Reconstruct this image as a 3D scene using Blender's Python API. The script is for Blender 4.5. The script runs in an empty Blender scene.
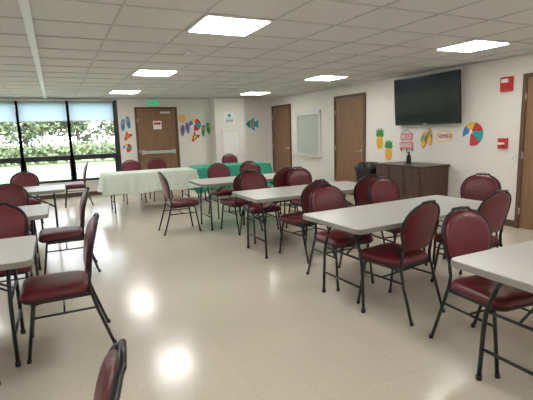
import bpy, math, random
from mathutils import Vector, Matrix
random.seed(4)
S=bpy.context.scene
S.view_settings.view_transform='Standard'
S.view_settings.look='None'

# ------------------------------------------------------------ materials
def mat(name,col,rough=.5,metal=0,noise=None,bump=None,emit=None,spec=.5,trans=0):
    m=bpy.data.materials.new(name); m.use_nodes=True
    nt=m.node_tree; b=nt.nodes['Principled BSDF']
    b.inputs['Base Color'].default_value=(*col,1)
    b.inputs['Roughness'].default_value=rough
    b.inputs['Metallic'].default_value=metal
    b.inputs['Specular IOR Level'].default_value=spec
    if trans: b.inputs['Transmission Weight'].default_value=trans
    if noise or bump:
        tc=nt.nodes.new('ShaderNodeTexCoord')
    if noise:
        sc,amt=noise[0],noise[1]; mp=nt.nodes.new('ShaderNodeMapping')
        mp.inputs['Scale'].default_value=noise[2] if len(noise)>2 else (1,1,1)
        nt.links.new(tc.outputs['Object'],mp.inputs[0])
        n=nt.nodes.new('ShaderNodeTexNoise'); n.inputs['Scale'].default_value=sc; n.inputs['Detail'].default_value=5
        nt.links.new(mp.outputs[0],n.inputs['Vector'])
        r=nt.nodes.new('ShaderNodeValToRGB')
        r.color_ramp.elements[0].position=.3; r.color_ramp.elements[1].position=.7
        r.color_ramp.elements[0].color=(*[c*(1-amt) for c in col],1)
        r.color_ramp.elements[1].color=(*[min(1,c*(1+amt)) for c in col],1)
        nt.links.new(n.outputs[0],r.inputs[0]); nt.links.new(r.outputs[0],b.inputs['Base Color'])
    if bump:
        n2=nt.nodes.new('ShaderNodeTexNoise'); n2.inputs['Scale'].default_value=bump[0]
        nt.links.new(tc.outputs['Object'],n2.inputs['Vector'])
        bp=nt.nodes.new('ShaderNodeBump'); bp.inputs['Strength'].default_value=bump[1]; bp.inputs['Distance'].default_value=.01
        nt.links.new(n2.outputs[0],bp.inputs['Height']); nt.links.new(bp.outputs[0],b.inputs['Normal'])
    if emit:
        b.inputs['Emission Color'].default_value=(*emit[0],1); b.inputs['Emission Strength'].default_value=emit[1]
    return m

M_wall=mat('wall_paint',(.78,.755,.695),.6,noise=(1.5,.02),bump=(120,.05))
M_trimw=mat('white_trim',(.72,.71,.69),.5)
M_tile=mat('ceiling_tile',(.72,.72,.705),.9,noise=(60,.05),bump=(150,.15))
M_grid=mat('ceiling_grid_metal',(.58,.58,.565),.6)
M_track=mat('partition_track',(.90,.93,.96),.4)
M_base=mat('cove_base',(.10,.055,.035),.5)
M_door=mat('brown_door',(.24,.13,.066),.5,noise=(3,.15,(6,6,.6)))
M_frame=mat('brown_door_frame',(.12,.062,.033),.45)
M_chrome=mat('brushed_metal',(.6,.6,.58),.3,1)
M_dark=mat('window_frame_bronze',(.018,.018,.022),.4)
M_black=mat('black_tube',(.012,.012,.014),.35)
M_vinyl=mat('burgundy_vinyl',(.130,.011,.022),.34,noise=(25,.15),bump=(90,.12))
M_piping=mat('burgundy_piping',(.06,.007,.012),.5)
M_top=mat('table_laminate',(.56,.56,.54),.30,noise=(180,.06))
M_edge=mat('table_edge',(.30,.29,.27),.5)
M_cloth=mat('white_green_cloth',(.68,.76,.66),.85,noise=(20,.04))
M_green=mat('green_cloth',(.05,.42,.27),.8,noise=(14,.12))
M_panel=mat('light_diffuser',(.9,.9,.9),.5,emit=((1,.985,.95),23))
M_white=mat('white_plastic',(.8,.8,.78),.4)
M_screen=mat('tv_screen',(.008,.009,.012),.12,spec=.2)
M_tvb=mat('tv_bezel',(.01,.01,.011),.25)
M_wood=mat('cabinet_wood',(.085,.04,.026),.45,noise=(4,.3,(8,8,.7)))
M_woodtop=mat('cabinet_top',(.035,.022,.02),.3)
M_bin=mat('bin_plastic',(.012,.012,.013),.45)
M_shut=mat('shutter_metal',(.52,.54,.52),.5)
M_red=mat('red',(.55,.02,.02),.4)
M_yel=mat('yellow',(.85,.55,.05),.6)
M_org=mat('orange',(.8,.25,.06),.6)
M_pink=mat('pink',(.8,.25,.3),.6)
M_grn=mat('leaf_green',(.05,.30,.06),.6)
M_blue=mat('blue',(.05,.2,.6),.6)
M_teal=mat('teal',(.02,.35,.38),.6)
M_exit=mat('exit_green',(.02,.35,.15),.5,emit=((.03,.6,.25),.5))
M_grass=mat('grass',(.20,.26,.13),.9,noise=(3,.25))
M_leaf=mat('tree_leaves',(.12,.17,.085),.9)
M_leaf2=mat('tree_leaves_light',(.20,.26,.14),.9)
M_bark=mat('bark',(.10,.08,.07),.9)
M_asph=mat('asphalt',(.24,.24,.24),.9)
M_paper=mat('paper',(.82,.82,.78),.7)

# floor vinyl tile
M_floor=mat('vinyl_floor',(.60,.54,.44),.2,spec=.7)
nt=M_floor.node_tree; b=nt.nodes['Principled BSDF']
tc=nt.nodes.new('ShaderNodeTexCoord')
br=nt.nodes.new('ShaderNodeTexBrick'); br.offset=0; br.inputs['Scale'].default_value=1
br.inputs['Brick Width'].default_value=.305; br.inputs['Row Height'].default_value=.305
br.inputs['Mortar Size'].default_value=.0015; br.inputs['Mortar Smooth'].default_value=.3
br.inputs['Color1'].default_value=(.69,.63,.515,1); br.inputs['Color2'].default_value=(.67,.61,.50,1)
br.inputs['Mortar'].default_value=(.59,.53,.43,1)
nt.links.new(tc.outputs['Object'],br.inputs['Vector'])
n=nt.nodes.new('ShaderNodeTexNoise'); n.inputs['Scale'].default_value=45; n.inputs['Detail'].default_value=6
nt.links.new(tc.outputs['Object'],n.inputs['Vector'])
n2=nt.nodes.new('ShaderNodeTexNoise'); n2.inputs['Scale'].default_value=2.2; n2.inputs['Detail'].default_value=4
nt.links.new(tc.outputs['Object'],n2.inputs['Vector'])
mx=nt.nodes.new('ShaderNodeMix'); mx.data_type='RGBA'; mx.blend_type='MULTIPLY'; mx.inputs[0].default_value=.20
nt.links.new(br.outputs['Color'],mx.inputs[6]); nt.links.new(n.outputs[0],mx.inputs[7])
nt.links.new(mx.outputs[2],b.inputs['Base Color'])
mr=nt.nodes.new('ShaderNodeMapRange'); mr.inputs['To Min'].default_value=.125; mr.inputs['To Max'].default_value=.235
nt.links.new(n2.outputs[0],mr.inputs[0]); nt.links.new(mr.outputs[0],b.inputs['Roughness'])

# glass
M_glass=bpy.data.materials.new('window_glass'); M_glass.use_nodes=True
nt=M_glass.node_tree; nt.nodes.clear()
o=nt.nodes.new('ShaderNodeOutputMaterial'); t=nt.nodes.new('ShaderNodeBsdfTransparent'); g=nt.nodes.new('ShaderNodeBsdfGlossy')
g.inputs['Roughness'].default_value=.02; ms=nt.nodes.new('ShaderNodeMixShader'); ms.inputs[0].default_value=.05
nt.links.new(t.outputs[0],ms.inputs[1]); nt.links.new(g.outputs[0],ms.inputs[2]); nt.links.new(ms.outputs[0],o.inputs[0])
# shade fabric
M_shade=bpy.data.materials.new('shade_fabric'); M_shade.use_nodes=True
nt=M_shade.node_tree; nt.nodes.clear()
o=nt.nodes.new('ShaderNodeOutputMaterial'); t=nt.nodes.new('ShaderNodeBsdfTranslucent'); g=nt.nodes.new('ShaderNodeBsdfTransparent')
t.inputs[0].default_value=(.60,.67,.75,1); g.inputs[0].default_value=(.7,.76,.82,1)
ms=nt.nodes.new('ShaderNodeMixShader'); ms.inputs[0].default_value=.04
nt.links.new(t.outputs[0],ms.inputs[1]); nt.links.new(g.outputs[0],ms.inputs[2]); nt.links.new(ms.outputs[0],o.inputs[0])

# ------------------------------------------------------------ mesh builder
class MB:
    def __init__(s): s.v=[];s.f=[];s.fm=[];s.sm=[];s.mats=[]
    def add(s,vs,fs,m,smooth=False,M=None):
        if m not in s.mats: s.mats.append(m)
        k=s.mats.index(m); o=len(s.v)
        for p in vs:
            p=Vector(p)
            if M is not None: p=M@p
            s.v.append(p)
        for f in fs:
            s.f.append([i+o for i in f]); s.fm.append(k); s.sm.append(smooth)
    def box(s,lo,hi,m,M=None,bev=0):
        x0,y0,z0=lo;x1,y1,z1=hi
        vs=[(x0,y0,z0),(x1,y0,z0),(x1,y1,z0),(x0,y1,z0),(x0,y0,z1),(x1,y0,z1),(x1,y1,z1),(x0,y1,z1)]
        s.add(vs,[(3,2,1,0),(4,5,6,7),(0,1,5,4),(1,2,6,5),(2,3,7,6),(3,0,4,7)],m,False,M)
    def prism(s,poly,h0,h1,m,M=None,smooth=False):
        n=len(poly)
        vs=[(x,y,h0) for x,y in poly]+[(x,y,h1) for x,y in poly]
        fs=[list(range(n))[::-1],list(range(n,2*n))]
        s.add(vs,fs,m,False,M)
        s.add(vs,[(i,(i+1)%n,(i+1)%n+n,i+n) for i in range(n)],m,smooth,M)
    def loft(s,rings,m,smooth=True,cap=True,closed=False,M=None):
        n=len(rings[0]); vs=[p for r in rings for p in r]; fs=[]
        k=len(rings)
        for j in range(k-1 if not closed else k):
            a=j*n;b=((j+1)%k)*n
            for i in range(n): fs.append((a+i,a+(i+1)%n,b+(i+1)%n,b+i))
        if cap and not closed:
            fs.append(list(range(n))[::-1]); fs.append([(k-1)*n+i for i in range(n)])
        s.add(vs,fs,m,smooth,M)
    def tube(s,pts,r,m,seg=8,closed=False,M=None):
        pts=[Vector(p) for p in pts]; n=len(pts); rings=[]; up=None
        for i,p in enumerate(pts):
            if closed: d=pts[(i+1)%n]-pts[i-1]
            else: d=pts[min(i+1,n-1)]-pts[max(i-1,0)]
            d.normalize()
            if up is None:
                up=d.cross(Vector((0,0,1)) if abs(d.z)<.9 else Vector((1,0,0))).normalized()
            up=(up-d*up.dot(d)).normalized(); w=d.cross(up)
            rr=r[i] if isinstance(r,(list,tuple)) else r
            rings.append([p+(up*math.cos(2*math.pi*k/seg)+w*math.sin(2*math.pi*k/seg))*rr for k in range(seg)])
        s.loft(rings,m,True,True,closed,M)
    def obj(s,name,loc=(0,0,0),rot=0,recalc=True):
        me=bpy.data.meshes.new(name+'_mesh'); me.from_pydata([tuple(p) for p in s.v],[],s.f)
        for mm in s.mats: me.materials.append(mm)
        me.polygons.foreach_set('material_index',s.fm); me.polygons.foreach_set('use_smooth',s.sm)
        me.update()
        if recalc:
            import bmesh
            bm=bmesh.new(); bm.from_mesh(me); bmesh.ops.recalc_face_normals(bm,faces=bm.faces); bm.to_mesh(me); bm.free()
        return place(name,me,loc,rot)
def place(name,me,loc,rot):
    ob=bpy.data.objects.new(name,me); S.collection.objects.link(ob)
    ob.location=loc; ob.rotation_euler=(0,0,math.radians(rot)); return ob
def rpath(pts,rad,n=5):
    pts=[Vector(p) for p in pts]; out=[pts[0]]
    for i in range(1,len(pts)-1):
        a,b,c=pts[i-1],pts[i],pts[i+1]
        d1=(a-b);d2=(c-b); r=min(rad,d1.length*.45,d2.length*.45)
        p=b+d1.normalized()*r; q=b+d2.normalized()*r
        for k in range(n+1):
            t=k/n; out.append((1-t)**2*p+2*t*(1-t)*b+t*t*q)
    out.append(pts[-1]); return out
def rrect(hx,hy,r,n=6):
    out=[]
    for cx,cy,a0 in ((hx-r,hy-r,0),(-hx+r,hy-r,90),(-hx+r,-hy+r,180),(hx-r,-hy+r,270)):
        for k in range(n+1):
            a=math.radians(a0+90*k/n); out.append((cx+r*math.cos(a),cy+r*math.sin(a)))
    return out
def circ(r,n=24,cx=0,cy=0): return [(cx+r*math.cos(2*math.pi*i/n),cy+r*math.sin(2*math.pi*i/n)) for i in range(n)]

X0,X1,Y0,Y1,HC=-4.2,5.9,-3.2,11.75,2.42
# ------------------------------------------------------------ room shell
m=MB(); m.box((X0-.2,Y0-.2,-.12),(X1+.2,Y1+.2,0),M_floor); m.obj('floor')
T=.624; lx=(-1.64,1.48,4.60); ly=(-2.51,.61,3.73,6.85,9.97)  # leftmost column of panels is out of view, added for symmetric lighting
m=MB(); m.box((X0-.2,Y0-.2,HC+.012),(X1+.2,Y1+.2,HC+.25),M_tile)
x=1.48-T/2-T*9
while x<X1:
    if x>X0: m.box((x-.010,Y0,HC+.006),(x+.010,Y1,HC+.013),M_grid)
    x+=T
y=3.73-T/2-T*11
while y<Y1:
    if y>Y0: m.box((X0,y-.010,HC+.005),(X1,y+.010,HC+.013),M_grid)
    y+=T
m.obj('ceiling')
m=MB(); m.box((-.125,Y0,HC-.02),(-.065,Y1,HC+.004),M_track); m.obj('trim_1')
for a in lx:
    for b_ in ly:
        m=MB(); h=T/2-.014
        m.box((-h,-h,-.002),(h,h,.012),M_white)
        m.box((-h+.025,-h+.025,-.008),(h-.025,h-.025,-.001),M_panel)
        m.obj('ceiling_light_panel',(a,b_,HC-.002))

WX1=1.47; WZ0,WZ1=.38,2.36
m=MB()
m.box((X0-.2,Y1,0),(WX1,Y1+.2,WZ0),M_wall); m.box((X0-.2,Y1,WZ1),(WX1,Y1+.2,HC),M_wall)
m.box((WX1,Y1,0),(X1+.2,Y1+.2,HC),M_wall); m.obj('wall_far')
m=MB(); m.box((4.0,11.36,0),(4.88,Y1,HC),M_wall); m.obj('wall_pillar')
m=MB(); m.box((X1,Y0-.2,0),(X1+.2,Y1,HC),M_wall); m.obj('wall_right')
m=MB(); m.box((X0-.2,Y0-.2,0),(X0,Y1,HC),M_wall); m.obj('wall_left')
m=MB(); m.box((X0,Y0-.2,0),(X1,Y0,HC),M_wall); m.obj('wall_back')
def bb(name,boxes):
    m=MB()
    for lo,hi in boxes: m.box(lo,hi,M_base)
    m.obj(name)
bb('baseboard_right',[((X1-.012,a,0),(X1,c,.1)) for a,c in ((Y0,2.82),(3.93,7.28),(8.44,10.47),(11.64,Y1))])
bb('baseboard_far',[((X0,Y1-.012,0),(1.88,Y1,.1)),((3.08,Y1-.012,0),(4.0,Y1,.1)),((4.0,11.348,0),(4.88,11.36,.1)),((4.88,Y1-.012,0),(X1-.02,Y1,.1))])
bb('baseboard_left',[((X0,Y0,0),(X0+.012,Y1-.02,.1))])

# windows
mx_=[1.44,.36,-.72,-1.80,-2.88,-3.96]
for i in range(5):
    a,b_=mx_[i+1],mx_[i]; m=MB(); y0,y1=Y1+.03,Y1+.11
    for xx in (a,b_): m.box((xx-.032,y0,WZ0),(xx+.032,y1,WZ1),M_dark)
    m.box((a+.02,y0,WZ0),(b_-.02,y1,WZ0+.06),M_dark); m.box((a+.02,y0,WZ1-.06),(b_-.02,y1,WZ1),M_dark)
    m.box((a+.02,y0,.92),(b_-.02,y1,1.04),M_dark)
    for xx in (a+.045,b_-.045): m.box((xx-.022,y0+.01,WZ0+.05),(xx+.022,y1-.01,.94),M_dark)
    m.box((a+.05,y0+.035,WZ0+.05),(b_-.05,y0+.041,.94),M_glass)
    m.box((a+.025,y0+.035,1.0),(b_-.025,y0+.041,WZ1-.05),M_glass)
    m.obj('window_%d'%(i+1))
    m=MB(); m.box((a+.03,Y1-.028,1.88),(b_-.03,Y1-.0275,2.36),M_shade)
    m.tube([(a+.02,Y1-.03,2.375),(b_-.02,Y1-.03,2.375)],.024,M_trimw,10)
    m.box((a+.03,Y1-.034,1.865),(b_-.03,Y1-.020,1.885),M_trimw); m.obj('roller_shade')
m=MB(); m.box((X0,Y1-.06,WZ0-.03),(WX1+.02,Y1+.03,WZ0),M_trimw); m.obj('trim_2')
m=MB(); m.box((WX1-.01,Y1-.01,WZ0),(WX1+.05,Y1+.04,WZ1+.02),M_dark); m.obj('trim_3')

def door(name,W,H,loc,rot,bar=False,knobside=1,posters=False):
    m=MB(); f=.06
    m.box((-W/2,-.03,0),(-W/2+f,.0,H),M_frame); m.box((W/2-f,-.03,0),(W/2,0,H),M_frame); m.box((-W/2+f,-.03,H-f),(W/2-f,0,H),M_frame)
    m.box((-W/2+f+.004,-.016,.01),(W/2-f-.004,0,H-f-.004),M_door)
    kx=knobside*(W/2-f-.07)
    if bar:
        m.box((-W/2+.12,-.075,.98),(W/2-.12,-.05,1.06),M_chrome)
        for s in(-1,1): m.box((s*(W/2-.15)-.04,-.06,.96),(s*(W/2-.15)+.04,-.015,1.08),M_chrome)
        m.box((-.10,-.02,1.62),(.12,-.0155,1.84),M_paper); m.box((-.08,-.022,1.74),(.10,-.0195,1.80),M_red)
        m.box((.1,-.10,2.03),(.35,-.02,2.08),M_chrome)
    else:
        m.prism(circ(.033,16),0,.012,M_chrome,Matrix.Translation((kx,-.016,1.0))@Matrix.Rotation(math.pi/2,4,'X'),True)
        m.tube([(kx,-.02,1.0),(kx,-.065,1.0),(kx-knobside*.02,-.07,1.0),(kx-knobside*.11,-.07,1.0)],.010,M_chrome,8)
    for z in (.25,1.05,1.85):
        m.tube([(-knobside*(W/2-f),-.032,z-.05),(-knobside*(W/2-f),-.032,z+.05)],.009,M_chrome,8)
    m.obj(name,loc,rot)
door('door_1',1.12,2.20,(2.50,Y1-.001,0),0,bar=True)
door('door_2',1.12,2.20,(X1-.001,11.05,0),-90,knobside=1)
door('door_3',1.12,2.22,(X1-.001,7.86,0),-90,knobside=1)
door('door_4',1.08,2.16,(X1-.001,3.38,0),-90,knobside=1)

def RW(y,z,off=.002):
    return Matrix(((0,0,-1,X1-off),(-1,0,0,y),(0,1,0,z),(0,0,0,1)))
def FW(x,z,off=.002,Y=Y1):
    return Matrix(((1,0,0,x),(0,0,-1,Y-off),(0,1,0,z),(0,0,0,1)))
def bx(m,M,x0,y0,x1,y1,z0,z1,mt): m.box((x0,y0,z0),(x1,y1,z1),mt,M)

m=MB(); E=FW(2.42,2.31)
bx(m,E,-.16,-.09,.16,.09,0,.05,M_white); bx(m,E,-.145,-.075,.145,.075,.05,.052,M_exit)
def letters(m,M,x,y,w,h,word,mt,z0,z1):
    t=w*.28
    for ch in word:
        def v(xx): bx(m,M,x+xx,y,x+xx+t,y+h,z0,z1,mt)
        def hz(f): bx(m,M,x,y+h*f,x+w,y+h*f+t,z0,z1,mt)
        if ch=='E': v(0);hz(0);hz(.42);hz(1-t/h)
        elif ch=='I': v(w/2-t/2)
        elif ch=='T': v(w/2-t/2);hz(1-t/h)
        elif ch=='X':
            m.prism([(x,y),(x+t,y),(x+w,y+h),(x+w-t,y+h)],z0,z1,mt,M); m.prism([(x+w-t,y),(x+w,y),(x+t,y+h),(x,y+h)],z0,z1,mt,M)
        elif ch=='H': v(0);v(w-t);hz(.42)
        elif ch=='L': v(0);hz(0)
        elif ch=='O': v(0);v(w-t);hz(0);hz(1-t/h)
        elif ch=='U': v(0);v(w-t);hz(0)
        elif ch=='S': hz(0);hz(.42);hz(1-t/h);bx(m,M,x,y+h*.45,x+t,y+h,z0,z1,mt);bx(m,M,x+w-t,y,x+w,y+h*.5,z0,z1,mt)
        elif ch=='M': v(0);v(w-t);m.prism([(x,y+h),(x+t,y+h),(x+w/2,y+h*.4)],z0,z1,mt,M);m.prism([(x+w,y+h),(x+w-t,y+h),(x+w/2,y+h*.4)],z0,z1,mt,M)
        elif ch=='R': v(0);hz(.42);hz(1-t/h);bx(m,M,x+w-t,y+h*.42,x+w,y+h,z0,z1,mt);m.prism([(x+w*.3,y+h*.45),(x+w*.6,y+h*.45),(x+w,y),(x+w-t,y)],z0,z1,mt,M)
        x+=w*1.35
letters(m,E,-.12,-.055,.05,.11,'EXIT',M_white,.052,.055); m.obj('exit_sign')

m=MB(); P=RW(9.6,.86); W=.56
bx(m,P,-W-.06,-.05,W+.06,0,0,.09,M_trimw)
for s in(-1,1): bx(m,P,s*W-.04,0,s*W+.04,1.02,0,.03,M_trimw)
bx(m,P,-W-.04,1.0,W+.04,1.10,0,.05,M_trimw)
k=20
for i in range(k):
    z=1.0*i/k; m.prism([(0,z),(.018,z+.012),(.018,z+.038),(0,z+.05)],-W+.04,W-.04,M_shut,P@Matrix(((0,0,1,0),(0,1,0,0),(1,0,0,0),(0,0,0,1))))
m.obj('serving_window_shutter')

m=MB(); P=RW(5.59,1.935,.002); TL=P@Matrix.Translation((0,0,.09))@Matrix.Rotation(math.radians(4),4,'X')
bx(m,P,-.2,-.2,.2,.2,0,.03,M_black); bx(m,P,-.05,-.1,.05,.1,.03,.10,M_black)
m.prism(rrect(.72,.415,.012,3),0,.045,M_tvb,TL)
m.prism(rrect(.705,.395,.004,2),.045,.047,M_screen,TL@Matrix.Translation((0,.004,0)))
bx(m,TL,-.03,-.408,.03,-.398,.045,.048,M_chrome)
m.obj('wall_mounted_television')

m=MB(); P=RW(4.16,2.05); bx(m,P,-.085,-.1,.085,.1,0,.05,M_red); bx(m,P,-.05,.02,.05,.07,.05,.075,M_white)
m.prism(circ(.045,16,0,-.04),.05,.056,M_red,P); m.obj('fire_alarm_strobe')
m=MB(); P=RW(4.17,1.21); bx(m,P,-.065,-.075,.065,.075,0,.05,M_red); bx(m,P,-.045,-.015,.045,.015,.05,.075,M_white); bx(m,P,-.02,-.05,.02,-.02,.05,.07,M_red); m.obj('fire_pull_station')
m=MB(); P=RW(4.02,1.0); bx(m,P,-.04,-.06,.04,.06,0,.008,M_white); bx(m,P,-.01,-.02,.01,.02,.008,.02,M_trimw); m.obj('light_switch')

for (y,z,s) in((6.86,1.26,1),(6.60,1.04,.95)):
    m=MB(); P=RW(y,z)@Matrix.Scale(s,4)
    m.prism([(.10*math.cos(a),-.07+.125*math.sin(a)) for a in [2*math.pi*i/24 for i in range(24)]],0,.008,M_yel,P)
    for i in range(-2,3):
        m.prism([(-.07,-.07+i*.04-.03),(-.066,-.07+i*.04-.036),(.07,-.07+i*.04+.03),(.066,-.07+i*.04+.036)],.008,.010,M_org,P)
        m.prism([(.07,-.07+i*.04-.03),(.066,-.07+i*.04-.036),(-.07,-.07+i*.04+.03),(-.066,-.07+i*.04+.036)],.008,.010,M_org,P)
    for a in (-60,-35,-12,12,35,60):
        ar=math.radians(a); L=.19 if abs(a)<50 else .15
        tip=(math.sin(ar)*L,.04+math.cos(ar)*L); nx,ny=math.cos(ar)*.032,-math.sin(ar)*.032
        m.prism([(-nx,.03-ny),(nx,.03+ny),(tip[0]*.6+nx,.03+(tip[1]-.03)*.6+ny),tip,(tip[0]*.6-nx,.03+(tip[1]-.03)*.6-ny)],0,.006+abs(a)*.00002,M_grn,P)
    m.obj('pineapple_wall_decoration')
m=MB(); P=RW(6.12,1.22)
bx(m,P,-.15,.03,.15,.15,0,.012,M_pink); bx(m,P,-.17,-.13,.17,-.01,0,.012,M_pink)
letters(m,P,-.12,.05,.038,.075,'HELLO',M_paper,.012,.015); letters(m,P,-.155,-.105,.036,.07,'SUMMER',M_paper,.012,.015)
m.tube([(-.12,.15,.006),(0,.22,.006),(.12,.15,.006)],.004,M_black,6,M=P)
for s in(-.1,.1): m.tube([(s,.04,.006),(s,-.02,.006)],.003,M_black,6,M=P)
for i in range(5): m.prism([(-.16+i*.07,-.13),(-.10+i*.07,-.13),(-.13+i*.07,-.19)],0,.008,(M_red,M_yel,M_teal,M_org,M_blue)[i],P)
m.obj('summer_hanging_sign')
def flipflops(P,c1,c2,strap=None,sc=1,name='flip_flop_wall_decoration'):
    m=MB(); strap=strap or M_pink
    for s in(-1,1):
        Q=P@Matrix.Scale(sc,4)@Matrix.Translation((s*.066,s*.03,0))@Matrix.Rotation(math.radians(s*5),4,'Z')
        pts=[]
        for i in range(28):
            a=2*math.pi*i/28; yy=.15*math.sin(a); xx=.052*math.cos(a)*(1+.15*math.sin(a)); pts.append((xx,yy))
        m.prism(pts,0,.012,c1,Q); m.prism([(x*.78,y*.88) for x,y in pts],.012,.014,c2,Q)
        m.tube([(-.05,-.02,.014),(-.025,.05,.03),(0,.09,.014),(.025,.05,.03),(.05,-.02,.014)],.009,strap,6,M=Q)
    m.obj(name)
flipflops(RW(5.63,1.28),M_org,M_yel,M_teal)
m=MB(); P=RW(5.25,1.31)
m.prism([(.18*math.cos(a),.09*math.sin(a)*(1+.15*math.cos(3*a))) for a in [2*math.pi*i/30 for i in range(30)]],0,.006,M_yel,P)
m.prism([(.165*math.cos(a),.078*math.sin(a)*(1+.15*math.cos(3*a))) for a in [2*math.pi*i/30 for i in range(30)]],.006,.009,M_paper,P)
letters(m,P,-.13,-.03,.036,.07,'SUMMER',M_red,.009,.012); m.obj('beach_word_sign')
def ball(P,r=.16,name='beach_ball_wall_decoration'):
    m=MB(); cs=[M_red,M_yel,M_blue,M_paper,M_red,M_teal]
    for i in range(6):
        a0,a1=i*60+15,(i+1)*60+15
        pts=[(-.03,.03)]+[(r*math.cos(math.radians(a0+(a1-a0)*k/6)),r*math.sin(math.radians(a0+(a1-a0)*k/6))) for k in range(7)]
        m.prism(pts,0,.01+.0003*i,cs[i],P)
    m.prism(circ(.03,16,-.03,.03),.011,.015,M_paper,P); m.obj(name)
ball(RW(4.70,1.35),.18)
def star(P,r,c,c2):
    m=MB(); pts=[]
    for i in range(20):
        a=math.pi/2+2*math.pi*i/20; rr=r*(.42+.58*(max(0,math.cos(2.5*(a-math.pi/2)))**2)); pts.append((rr*math.cos(a),rr*math.sin(a)))
    m.prism(pts,0,.012,c,P); m.prism([(x*.5,y*.5) for x,y in pts],.012,.015,c2,P); m.obj('starfish_wall_decoration')
def sunburst(P,r):
    m=MB()
    for i in range(12):
        a=2*math.pi*i/12; d=.13
        m.prism([(r*.6*math.cos(a-d*1.6),r*.6*math.sin(a-d*1.6)),(r*math.cos(a),r*math.sin(a)),(r*.6*math.cos(a+d*1.6),r*.6*math.sin(a+d*1.6))],0,.008,M_org,P)
    m.prism(circ(r*.65,24),0,.012,M_yel,P); m.obj('sun_wall_decoration')
flipflops(FW(3.26,1.60),M_org,M_blue,M_red,1.1); ball(FW(3.55,1.72),.17); star(FW(3.53,1.38),.16,M_red,M_yel); flipflops(FW(3.85,1.58),M_teal,M_grn,M_yel,1.1); sunburst(FW(3.20,1.90),.12)
flipflops(FW(1.70,1.78),M_teal,M_blue,M_yel,1.05); star(FW(1.72,1.46),.14,M_red,M_org); ball(FW(1.70,1.16),.11)
m=MB(); P=FW(5.28,1.70)
m.prism([(-.2,0),(-.1,.1),(.02,.13),(.12,.06),(.2,.12),(.2,-.12),(.12,-.06),(.02,-.13),(-.1,-.1)],0,.012,M_teal,P)
m.prism([(-.02,.12),(.08,.2),(.07,.08)],0,.010,M_blue,P); m.prism([(-.02,-.12),(.08,-.2),(.07,-.08)],0,.010,M_blue,P)
m.prism(circ(.014,12,-.13,.03),.012,.015,M_black,P)
for xx in(-.06,.02): m.prism([(xx,.1),(xx+.025,.1),(xx+.035,0),(xx+.025,-.1),(xx,-.1),(xx+.01,0)],.012,.014,M_yel,P)
m.obj('fish_wall_decoration')
m=MB(); P=FW(4.42,1.88,Y=11.36); bx(m,P,-.16,-.17,.16,.17,0,.012,M_paper); m.prism(circ(.05,18,0,.06),.012,.014,M_teal,P)
for i in range(3): bx(m,P,-.11,-.04-i*.04,.11,-.025-i*.04,.012,.014,M_grn if i==0 else M_black)
m.obj('notice_poster')
m=MB(); P=FW(4.44,.75,Y=11.36); bx(m,P,-.27,-.7,.27,.78,0,.02,M_trimw); bx(m,P,-.23,-.66,.23,.74,.02,.024,M_white); bx(m,P,.15,0,.19,.1,.024,.04,M_chrome); m.obj('electrical_panel')
m=MB(); P=RW(10.33,1.6); bx(m,P,-.07,-.1,.07,.1,0,.004,M_paper); m.obj('paper_notice')
for (x,y) in((1.52,5.08),(3.5,8.2)):
    m=MB(); m.prism(circ(.07,20),-.035,0,M_white,None,True); m.prism(circ(.045,20),-.05,-.035,M_trimw,None,True); m.obj('smoke_detector',(x,y,HC+.006))

# cabinet
m=MB(); cx0,cx1,cy0,cy1,ch=5.22,5.875,5.10,6.22,.85
m.box((cx0+.03,cy0+.02,.08),(cx1,cy1-.02,ch-.035),M_wood); m.box((cx0+.07,cy0+.05,0),(cx1,cy1-.05,.08),M_black)
m.box((cx0,cy0,ch-.035),(cx1+.01,cy1,ch),M_woodtop)
for i in range(3):
    a=cy0+.04+i*(cy1-cy0-.08)/3; b_=a+(cy1-cy0-.08)/3-.012
    m.box((cx0+.014,a,.63),(cx0+.03,b_,ch-.045),M_wood); m.box((cx0+.014,a,.10),(cx0+.03,b_,.618),M_wood)
    m.tube([(cx0+.014,(a+b_)/2-.05,.71),(cx0-.01,(a+b_)/2-.05,.71),(cx0-.01,(a+b_)/2+.05,.71),(cx0+.014,(a+b_)/2+.05,.71)],.004,M_black,6)
    m.tube([(cx0+.014,b_-.05,.5),(cx0-.01,b_-.05,.5),(cx0-.01,b_-.05,.4),(cx0+.014,b_-.05,.4)],.004,M_black,6)
m.obj('wooden_sideboard')
m=MB(); m.loft([[(r*math.cos(t),r*math.sin(t),z) for t in [2*math.pi*i/16 for i in range(16)]] for r,z in((.035,0),(.04,.01),(.04,.11),(.03,.14),(.014,.16),(.014,.19))],M_black)
m.box((-.05,-.008,.19),(.014,.008,.205),M_black); m.obj('hand_sanitizer_bottle',(5.6,5.75,ch))
m=MB()
def rr3(hx,hy,r,z): return [(x,y,z) for x,y in rrect(hx,hy,r,4)]
m.loft([rr3(.15,.19,.04,0),rr3(.18,.23,.05,.66),rr3(.20,.25,.05,.665),rr3(.20,.25,.05,.70)],M_bin)
m.loft([rr3(.205,.255,.05,.70),rr3(.205,.255,.05,.74),rr3(.14,.18,.05,.82),rr3(.10,.13,.04,.835)],M_bin)
m.box((-.208,-.09,.70),(-.16,.09,.80),M_black)
m.obj('trash_can',(5.45,6.62,0))

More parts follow.
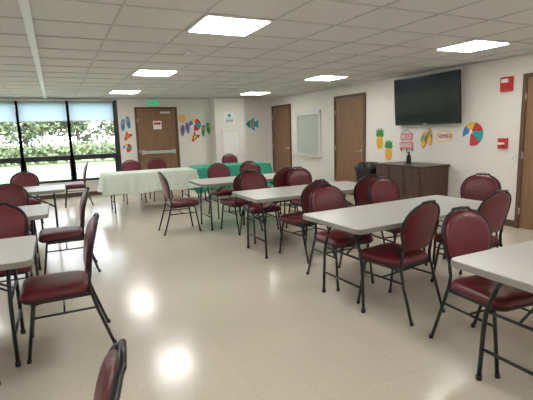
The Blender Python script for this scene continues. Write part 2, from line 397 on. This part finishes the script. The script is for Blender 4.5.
# ------------------------------------------------------------ chair
m=MB()
def seato(sc,z,n=8):
    out=[]
    for x,y in rrect(.215,.215,.075,n):
        w=1+.06*(y/.215)
        out.append((x*w*sc,y*sc+.01,z))
    return out
m.loft([seato(.93,.405),seato(.99,.412),seato(1.0,.425)],M_black)
m.loft([seato(.98,.424),seato(1.02,.434),seato(1.02,.450),seato(.985,.468),seato(.92,.480),seato(.75,.488),seato(.45,.492),seato(.1,.493)],M_vinyl)
m.tube(seato(1.022,.431),.006,M_piping,6,closed=True)
def backline(z):
    t=(z-.44)/.5; return -.205-.03*t-.075*t*t
def bmap(x,z,d): return Vector((x,backline(z)+.32*x*x*max(0,min(1,(z-.5)/.2))+d,z))
def hw(z):
    t=(z-.535)/.385
    if t<.12: return .120+.040*math.sin(t/.12*math.pi/2)
    if t<.55: return .16+.043*math.sin((t-.12)/.43*math.pi/2)
    s=(t-.55)/.45
    return .203*math.sqrt(max(0,1-s**2.3))
zs=[.535,.545,.56,.58,.61,.65,.70,.745,.79,.83,.86,.885,.90,.912,.918,.92]
right=[(hw(z),z) for z in zs]; left=[(-x,z) for x,z in right[::-1][1:]]
out=right[:-1]+[(.03,.9195),(-.03,.9195)]+left[0:]
def brings(sc,d):
    return [bmap(x*sc,.725+(z-.725)*sc,d) for x,z in out]
m.loft([brings(.3,.030),brings(.75,.028),brings(.92,.021),brings(.98,.010),brings(.985,0),brings(.98,-.010),brings(.90,-.018),brings(.3,-.020)],M_vinyl)
side=[(.2,-.335,0),(.193,-.245,.28),(.183,-.205,.43),(.170,-.208,.50)]
tz=[.545,.59,.65,.70,.745,.79,.83,.86,.885,.90,.912]
def fw(z): 
    x=hw(z)+.008
    return max(x,.170) if z<.66 else x
top=[]
for z in tz:
    p=bmap(fw(z),z,-.004); top.append((p.x,p.y,p.z))
half=side+top
cen=[(.07,backline(.928)-.004,.926),(0,backline(.93)-.004,.93)]
half=half+cen
path=half+[(-x,y,z) for x,y,z in half[:-1][::-1]]
m.tube(path,.0115,M_black,8)
for s in(-1,1):
    m.tube(rpath([(s*.205,.215,0),(s*.188,.155,.395),(s*.185,.10,.402),(s*.188,-.21,.402)],.05,4),.0115,M_black,8)
    m.tube([(s*.191,.169,.30),(s*.193,-.238,.30)],.008,M_black,6)
    m.tube([(s*.2,-.337,0),(s*.2,-.332,.025)],.015,M_bin,8); m.tube([(s*.205,.216,0),(s*.204,.212,.025)],.015,M_bin,8)
m.tube([(-.187,-.20,.40),(.187,-.20,.40)],.009,M_black,6); m.tube([(-.187,.15,.398),(.187,.15,.398)],.009,M_black,6)
m.tube([(-.192,-.03,.30),(.192,-.03,.30)],.007,M_black,6)
chairs=[(-.08,3.34,180),(-.20,1.17,172),(-.02,5.18,180),(.30,10.2,180),(-.52,8.12,270),(-.58,5.98,270),(-.50,4.12,270),(-.66,2.72,90),
 (1.5,9.85,270),(2.1,9.9,270),(4.05,10.25,270),
 (2.46,2.66,98),(2.46,1.74,266),(2.45,3.38,270),(3.30,3.52,268),(4.12,3.25,200),(3.38,2.70,92),
 (2.60,4.38,98),(3.42,4.42,90),(2.5,5.35,270),(3.3,5.4,270),
 (2.45,6.05,98),(3.15,6.05,90),(2.65,7.2,270),(3.3,7.25,270),(1.68,6.5,0)]
base=None
for (x,y,f) in chairs:
    if base is None: o_=m.obj('banquet_chair',(x,y,0),f-90); base=o_.data
    else: place('banquet_chair',base,(x,y,0),f-90)

# ------------------------------------------------------------ folding tables
def table_mesh(L=1.80,W=.78,top=True):
    m=MB(); h=.74
    m.prism(rrect(L/2,W/2,.05,6),h-.006,h,M_top); m.prism(rrect(L/2+.003,W/2+.003,.053,6),h-.040,h-.005,M_edge,None,True)
    m.prism(rrect(L/2-.06,W/2-.06,.03,3),h-.055,h-.04,M_edge)
    for s in(-1,1):
        x=s*(L/2-.16)
        for t in(-1,1):
            m.tube(rpath([(x,t*.02,h-.06),(x,t*.16,h-.08),(x,t*.25,h-.30),(x,t*.27,.012)],.10,5),.0135,M_black,8)
            m.tube([(x,t*.27,0),(x,t*.27,.03)],.018,M_bin,8)
        m.tube([(x,-.262,.20),(x,.262,.20)],.010,M_black,8)
        m.tube([(x,-.25,h-.30),(x,.25,h-.30)],.010,M_black,8)
        m.tube([(x,-.20,h-.065),(x,.20,h-.065)],.012,M_black,8)
        for t in(-1,1): m.tube([(x,t*.05,h-.30),(s*(L/2-.56),t*.03,h-.058)],.008,M_black,6)
    m.tube([(-L/2+.1,0,h-.06),(L/2-.1,0,h-.06)],.006,M_black,6)
    return m
tb=None
for (x,y,r) in [(2.87,1.31,0),(2.87,2.98,3),(2.87,4.72,0),(2.80,6.48,0),(-1.10,3.40,0),(-1.03,5.15,0),(-.82,7.30,0)]:
    if tb is None: tb=table_mesh().obj('folding_table',(x,y,0),r).data
    else: place('folding_table',tb,(x,y,0),r)
def cloth(name,loc,L,W,mt,z0):
    m=table_mesh(L,W); h=.744; o0=rrect(L/2+.006,W/2+.006,.05,8)
    pts=[]
    for i in range(len(o0)):
        a=Vector(o0[i]);b_=Vector(o0[(i+1)%len(o0)]); k=max(1,int((b_-a).length/.04))
        for j in range(k): pts.append(a+(b_-a)*j/k)
    rings=[]
    for q in range(9):
        t=q/8; ring=[]
        for i,p in enumerate(pts):
            nx=1 if abs(abs(p.x)-L/2)<.06 else 0; ny=1 if abs(abs(p.y)-W/2)<.06 else 0
            nv=Vector((math.copysign(nx,p.x),math.copysign(ny,p.y)))
            amp=t*(.012+.016*math.sin(i*.55)+.01*math.sin(i*1.3+1)) + t*.02
            if nx and ny: amp+=t*.03
            ring.append((p.x+nv.x*amp,p.y+nv.y*amp,h+.004-(h-z0)*t+ (t*.012*math.sin(i*.31))))
        rings.append(ring)
    m.loft([[(p.x*.99,p.y*.99,h+.007) for p in pts]]+rings,mt,True,False)
    m.prism([(p.x*.99,p.y*.99) for p in pts],h+.002,h+.007,mt)
    return m.obj(name,loc)
cloth('tablecloth_covered_table',(1.68,8.98,0),1.80,.76,M_cloth,.37)
cloth('tablecloth_covered_table',(3.62,9.38,0),1.75,.76,M_green,.20)

# ------------------------------------------------------------ outside
m=MB(); m.box((-60,Y1+.2,-.25),(60,90,-.15),M_grass); m.box((-60,21,-.15),(60,24,-.14),M_asph); m.obj('lawn_ground')
def tree(x,y,s,n=1700,name='tree'):
    m=MB(); m.tube([(0,0,-.05),(.05*s,0,1.0*s),(0,.1,2.2*s),(.1,0,3.2*s)],[.14*s,.10*s,.07*s,.03*s],M_bark,8)
    for k in range(9):
        a=k*2.4; z=(1.0+.2*k)*s; L=(1.5-.09*k)*s
        m.tube([(0,0,z),(math.cos(a)*L*.5,math.sin(a)*L*.5,z+.35*s),(math.cos(a)*L,math.sin(a)*L,z+.9*s)],[.05*s,.03*s,.01*s],M_bark,6)
    cl=[Vector((random.uniform(-1.3,1.3)*s,random.uniform(-1,1)*s,(2.0+random.uniform(-1.1,1.4))*s)) for _ in range(18)]
    for i in range(n):
        c=random.choice(cl)+Vector((random.gauss(0,.3),random.gauss(0,.3),random.gauss(0,.25)))*s
        a=Vector((random.gauss(0,1),random.gauss(0,1),random.gauss(0,1))).normalized(); b=a.orthogonal().normalized()
        w=.085*s; m.add([c-a*w*1.6,c-b*w,c+a*w*1.6,c+b*w],[(0,1,2,3)],M_leaf if random.random()<.55 else M_leaf2)
    m.obj(name,(x,y,-.14),0,False)
tree(-2.0,38,1.5); tree(1.7,38,1.35); tree(-6.8,40,1.6); tree(6.2,40,1.7)
m=MB()
for i in range(5500):
    c=Vector((random.uniform(-14,12),30.0+random.gauss(0,.35),random.uniform(-.1,.8)+random.uniform(0,.4)))
    a=Vector((random.gauss(0,1),random.gauss(0,1),random.gauss(0,1))).normalized(); b=a.orthogonal().normalized(); w=.10
    m.add([c-a*w*1.5,c-b*w,c+a*w*1.5,c+b*w],[(0,1,2,3)],M_leaf if random.random()<.6 else M_leaf2)
m.obj('hedge_row',recalc=False)

# ------------------------------------------------------------ light
sun=bpy.data.lights.new('sun','SUN'); sun.energy=8; sun.angle=.02; so=bpy.data.objects.new('sun',sun); S.collection.objects.link(so)
so.rotation_euler=Vector((.35,.75,-.9)).to_track_quat('-Z','Y').to_euler()
w=bpy.data.worlds.new('world'); S.world=w; w.use_nodes=True; nt=w.node_tree
bg=nt.nodes['Background']; bg.inputs[0].default_value=(.89,.94,1,1); bg.inputs[1].default_value=5.0

# ------------------------------------------------------------ camera
cam=bpy.data.cameras.new('camera'); cam.sensor_width=36; cam.lens=430/533*36; cam.clip_start=.05
co=bpy.data.objects.new('camera',cam); S.collection.objects.link(co)
fwd=Vector((.4298,.8888,-.1595)).normalized(); r=Vector((.8977,-.4392,-.0302)); r=(r-fwd*r.dot(fwd)).normalized(); u=r.cross(fwd)
Mx=Matrix((r,u,-fwd)).transposed().to_4x4(); Mx.translation=(0,0,1.5)
co.matrix_world=Mx; S.camera=co
